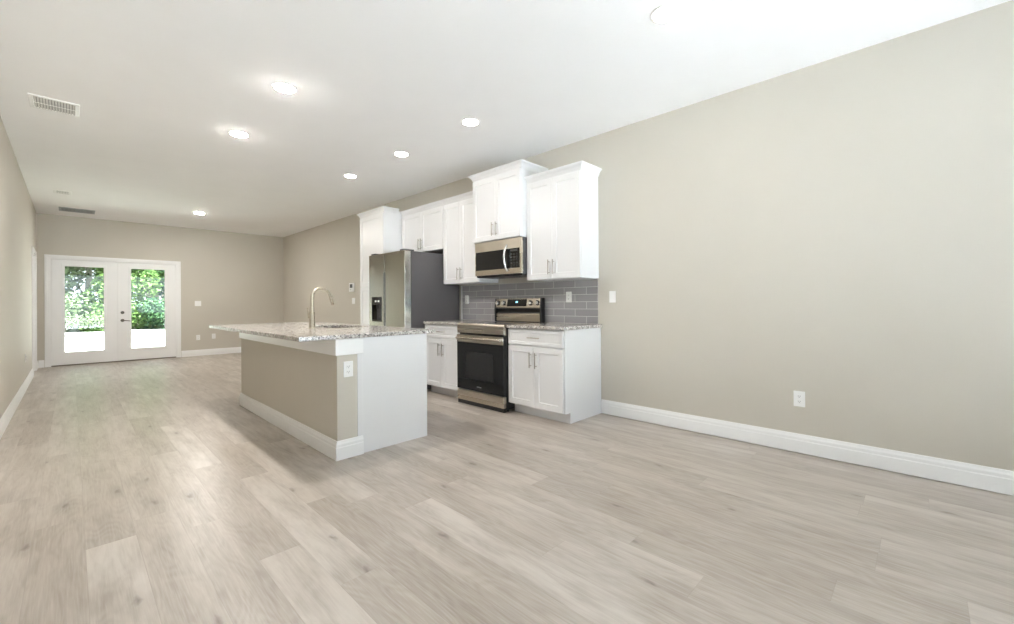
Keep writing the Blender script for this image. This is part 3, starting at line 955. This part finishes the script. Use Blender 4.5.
hd = MB().tube([(-0.010, 0.015, 0.105), (-0.019, 0.025, 0.105), (-0.023, 0.030, 0.107)], [0.012, 0.012, 0.010], 12).build('handle', M['nickel'], fc, smooth=True)
MB().tube([(-0.022, 0.029, 0.106), (-0.024, 0.032, 0.150), (-0.026, 0.035, 0.195)], [0.006, 0.005, 0.0045], 10).build('lever', M['nickel'], hd, smooth=True)

# ------------------------------------------------------------------ outdoors
gp = MB().grid([-60, -20, 0, 20, 60], [-60, -10, 15, 40, 90], -0.6, -0.13, set(), 2).build('ground', M['grass'])
structure(gp, 'sunlit mown lawn outside the French doors', 'lawn')


structure(MB().box(-6, 10, -14, B - T - 0.02, -0.128, -0.06).build('path', paint('pale_concrete', (0.69, 0.70, 0.73), 0.9, 0.1, 0.3, 60.0, 0.05)), 'added pale concrete driveway outside the tall windows', 'reflector')  # slab added out of view to bounce sunlight up onto the ceiling


def limb(rng, p0, p1, r0, r1, wob):
    pts = []
    p0, p1 = Vector(p0), Vector(p1)
    for k in range(7):
        t = k / 6
        q = p0.lerp(p1, t)
        if 0 < k < 6:
            q += Vector((rng.uniform(-wob, wob), rng.uniform(-wob, wob), 0))
        pts.append(q)
    return pts, [r0 + (r1 - r0) * k / 6 for k in range(7)]


def leaf_cloud(rng, blobs, count, size):
    v, f = [], []
    for _ in range(count):
        c, rx, ry, rz = rng.choice(blobs)
        while True:
            d = Vector((rng.uniform(-1, 1), rng.uniform(-1, 1), rng.uniform(-1, 1)))
            if 0.05 < d.length < 1:
                break
        d *= d.length ** -0.4 if d.length > 0.3 else 1
        p = Vector(c) + Vector((d.x * rx, d.y * ry, d.z * rz))
        if p.z < -0.1:
            p.z = -0.1 + rng.random() * 0.2
        a = Vector((rng.uniform(-1, 1), rng.uniform(-1, 1), rng.uniform(-0.6, 0.6))).normalized()
        b = a.orthogonal().normalized()
        b.rotate(Matrix.Rotation(rng.uniform(0, 6.28), 3, a))
        s = size * rng.uniform(0.6, 1.3)
        n = len(v)
        v += [tuple(p - a * s), tuple(p + b * s * 0.42), tuple(p + a * s), tuple(p - b * s * 0.42)]
        f.append((n, n + 1, n + 2, n + 3))
    return v, f


def tree(seed, x, y, h, cr, leaf, label, lean=0.0, count=6500, size=0.135, low=0.28):
    rng = random.Random(seed)
    t = thing('tree', label, 'tree', (x, y + 1.8, -0.13), 0, 'trees behind the lawn')
    tr = MB()
    top = (lean, rng.uniform(-0.4, 0.4), h * 0.86)
    pts, rd = limb(rng, (0, 0, 0), top, 0.11 + h * 0.007, 0.03, 0.16)
    tr.tube(pts, rd, 8)
    blobs = []
    for k in range(11):
        z = h * (low + (0.95 - low) * k / 10)
        a = rng.uniform(0, 6.28)
        q = cr * (1.0 - 0.45 * abs(k / 10 - 0.45)) * rng.uniform(0.35, 0.75)
        bp = pts[min(5, 1 + k // 2)]
        e_ = (bp.x + math.cos(a) * q, bp.y + math.sin(a) * q, z)
        p2, r2 = limb(rng, (bp.x, bp.y, min(bp.z, z * 0.9)), e_, 0.055, 0.018, 0.10)
        tr.tube(p2, r2, 6)
        blobs.append((e_, cr * 0.52, cr * 0.52, h * 0.105))
    tr.build('trunk', M['bark'], t, smooth=True)
    v, f = leaf_cloud(rng, blobs, count, size)
    m = MB()
    m.add(v, f)
    m.build('foliage', M[leaf], t, fix=False)
    return t


def bush(seed, x, y, h, r, leaf, label, count=3600, size=0.10):
    rng = random.Random(seed)
    t = thing('bush', label, 'bush', (x, y + 1.8, -0.13), 0, 'bushes at the edge of the lawn')
    blobs = [((rng.uniform(-0.5, 0.5) * r, rng.uniform(-0.4, 0.4) * r, h * rng.uniform(0.12, 0.72)), r * 0.7, r * 0.5, h * 0.34) for _ in range(8)]
    st = MB()
    for b_ in blobs:
        p, rd = limb(rng, (b_[0][0] * 0.2, b_[0][1] * 0.2, 0), b_[0], 0.03, 0.010, 0.05)
        st.tube(p, rd, 6)
    st.build('stem', M['bark'], t, smooth=True)
    v, f = leaf_cloud(rng, blobs, count, size)
    m = MB()
    m.add(v, f)
    m.build('foliage', M[leaf], t, fix=False)
    return t


PALE = 'pale hazy green tree showing through the French doors'
MIDL = 'bright green leafy tree at the edge of the lawn'
DEEP = 'dark green tree with pale branches beyond the lawn'
for i, (x, y, h, cr, leaf, lb, lean) in enumerate((
        (-3.6, 30.5, 9.5, 2.3, 'leaf_mid', MIDL, 0.3), (-1.2, 29.5, 8.5, 1.9, 'leaf_pale', PALE, -0.3), (0.5, 31.0, 10.0, 2.2, 'leaf_pale', PALE, 0.4),
        (1.7, 29.0, 7.0, 1.6, 'leaf_mid', MIDL, 0.2), (2.9, 29.6, 9.0, 1.7, 'leaf_mid', MIDL, 0.7), (3.8, 31.5, 10.5, 2.3, 'leaf_dark', DEEP, -0.8),
        (5.2, 30.0, 9.0, 2.2, 'leaf_dark', DEEP, 0.4), (7.4, 31.0, 9.5, 2.4, 'leaf_mid', MIDL, -0.3), (-6.2, 31.5, 10.0, 2.5, 'leaf_dark', DEEP, 0.2),
        (1.4, 35.5, 11.0, 3.0, 'leaf_pale', PALE, 0.0), (4.6, 36.0, 12.0, 3.2, 'leaf_dark', DEEP, 0.0), (-2.4, 36.0, 11.0, 3.2, 'leaf_pale', PALE, 0.0))):
    tree(100 + i, x, y, h, cr, leaf, lb, lean)
for i, (x, y, h, r, leaf, lb) in enumerate((
        (-2.3, 28.4, 2.0, 1.3, 'leaf_mid', 'low green bush at the lawn edge behind the French doors'), (-0.4, 28.6, 2.2, 1.3, 'leaf_pale', 'pale low bush at the lawn edge behind the French doors'),
        (1.1, 28.3, 2.4, 1.2, 'leaf_mid', 'low green bush at the lawn edge behind the French doors'), (2.5, 28.6, 1.9, 1.1, 'leaf_mid', 'low green bush at the lawn edge behind the French doors'),
        (3.6, 28.5, 1.8, 1.2, 'leaf_dark', 'deep green low bush at the lawn edge behind the French doors'), (5.0, 28.7, 2.1, 1.3, 'leaf_mid', 'low green bush at the lawn edge behind the French doors'),
        (6.8, 28.8, 2.0, 1.4, 'leaf_dark', 'deep green low bush at the lawn edge behind the French doors'))):
    bush(300 + i, x, y, h, r, leaf, lb)
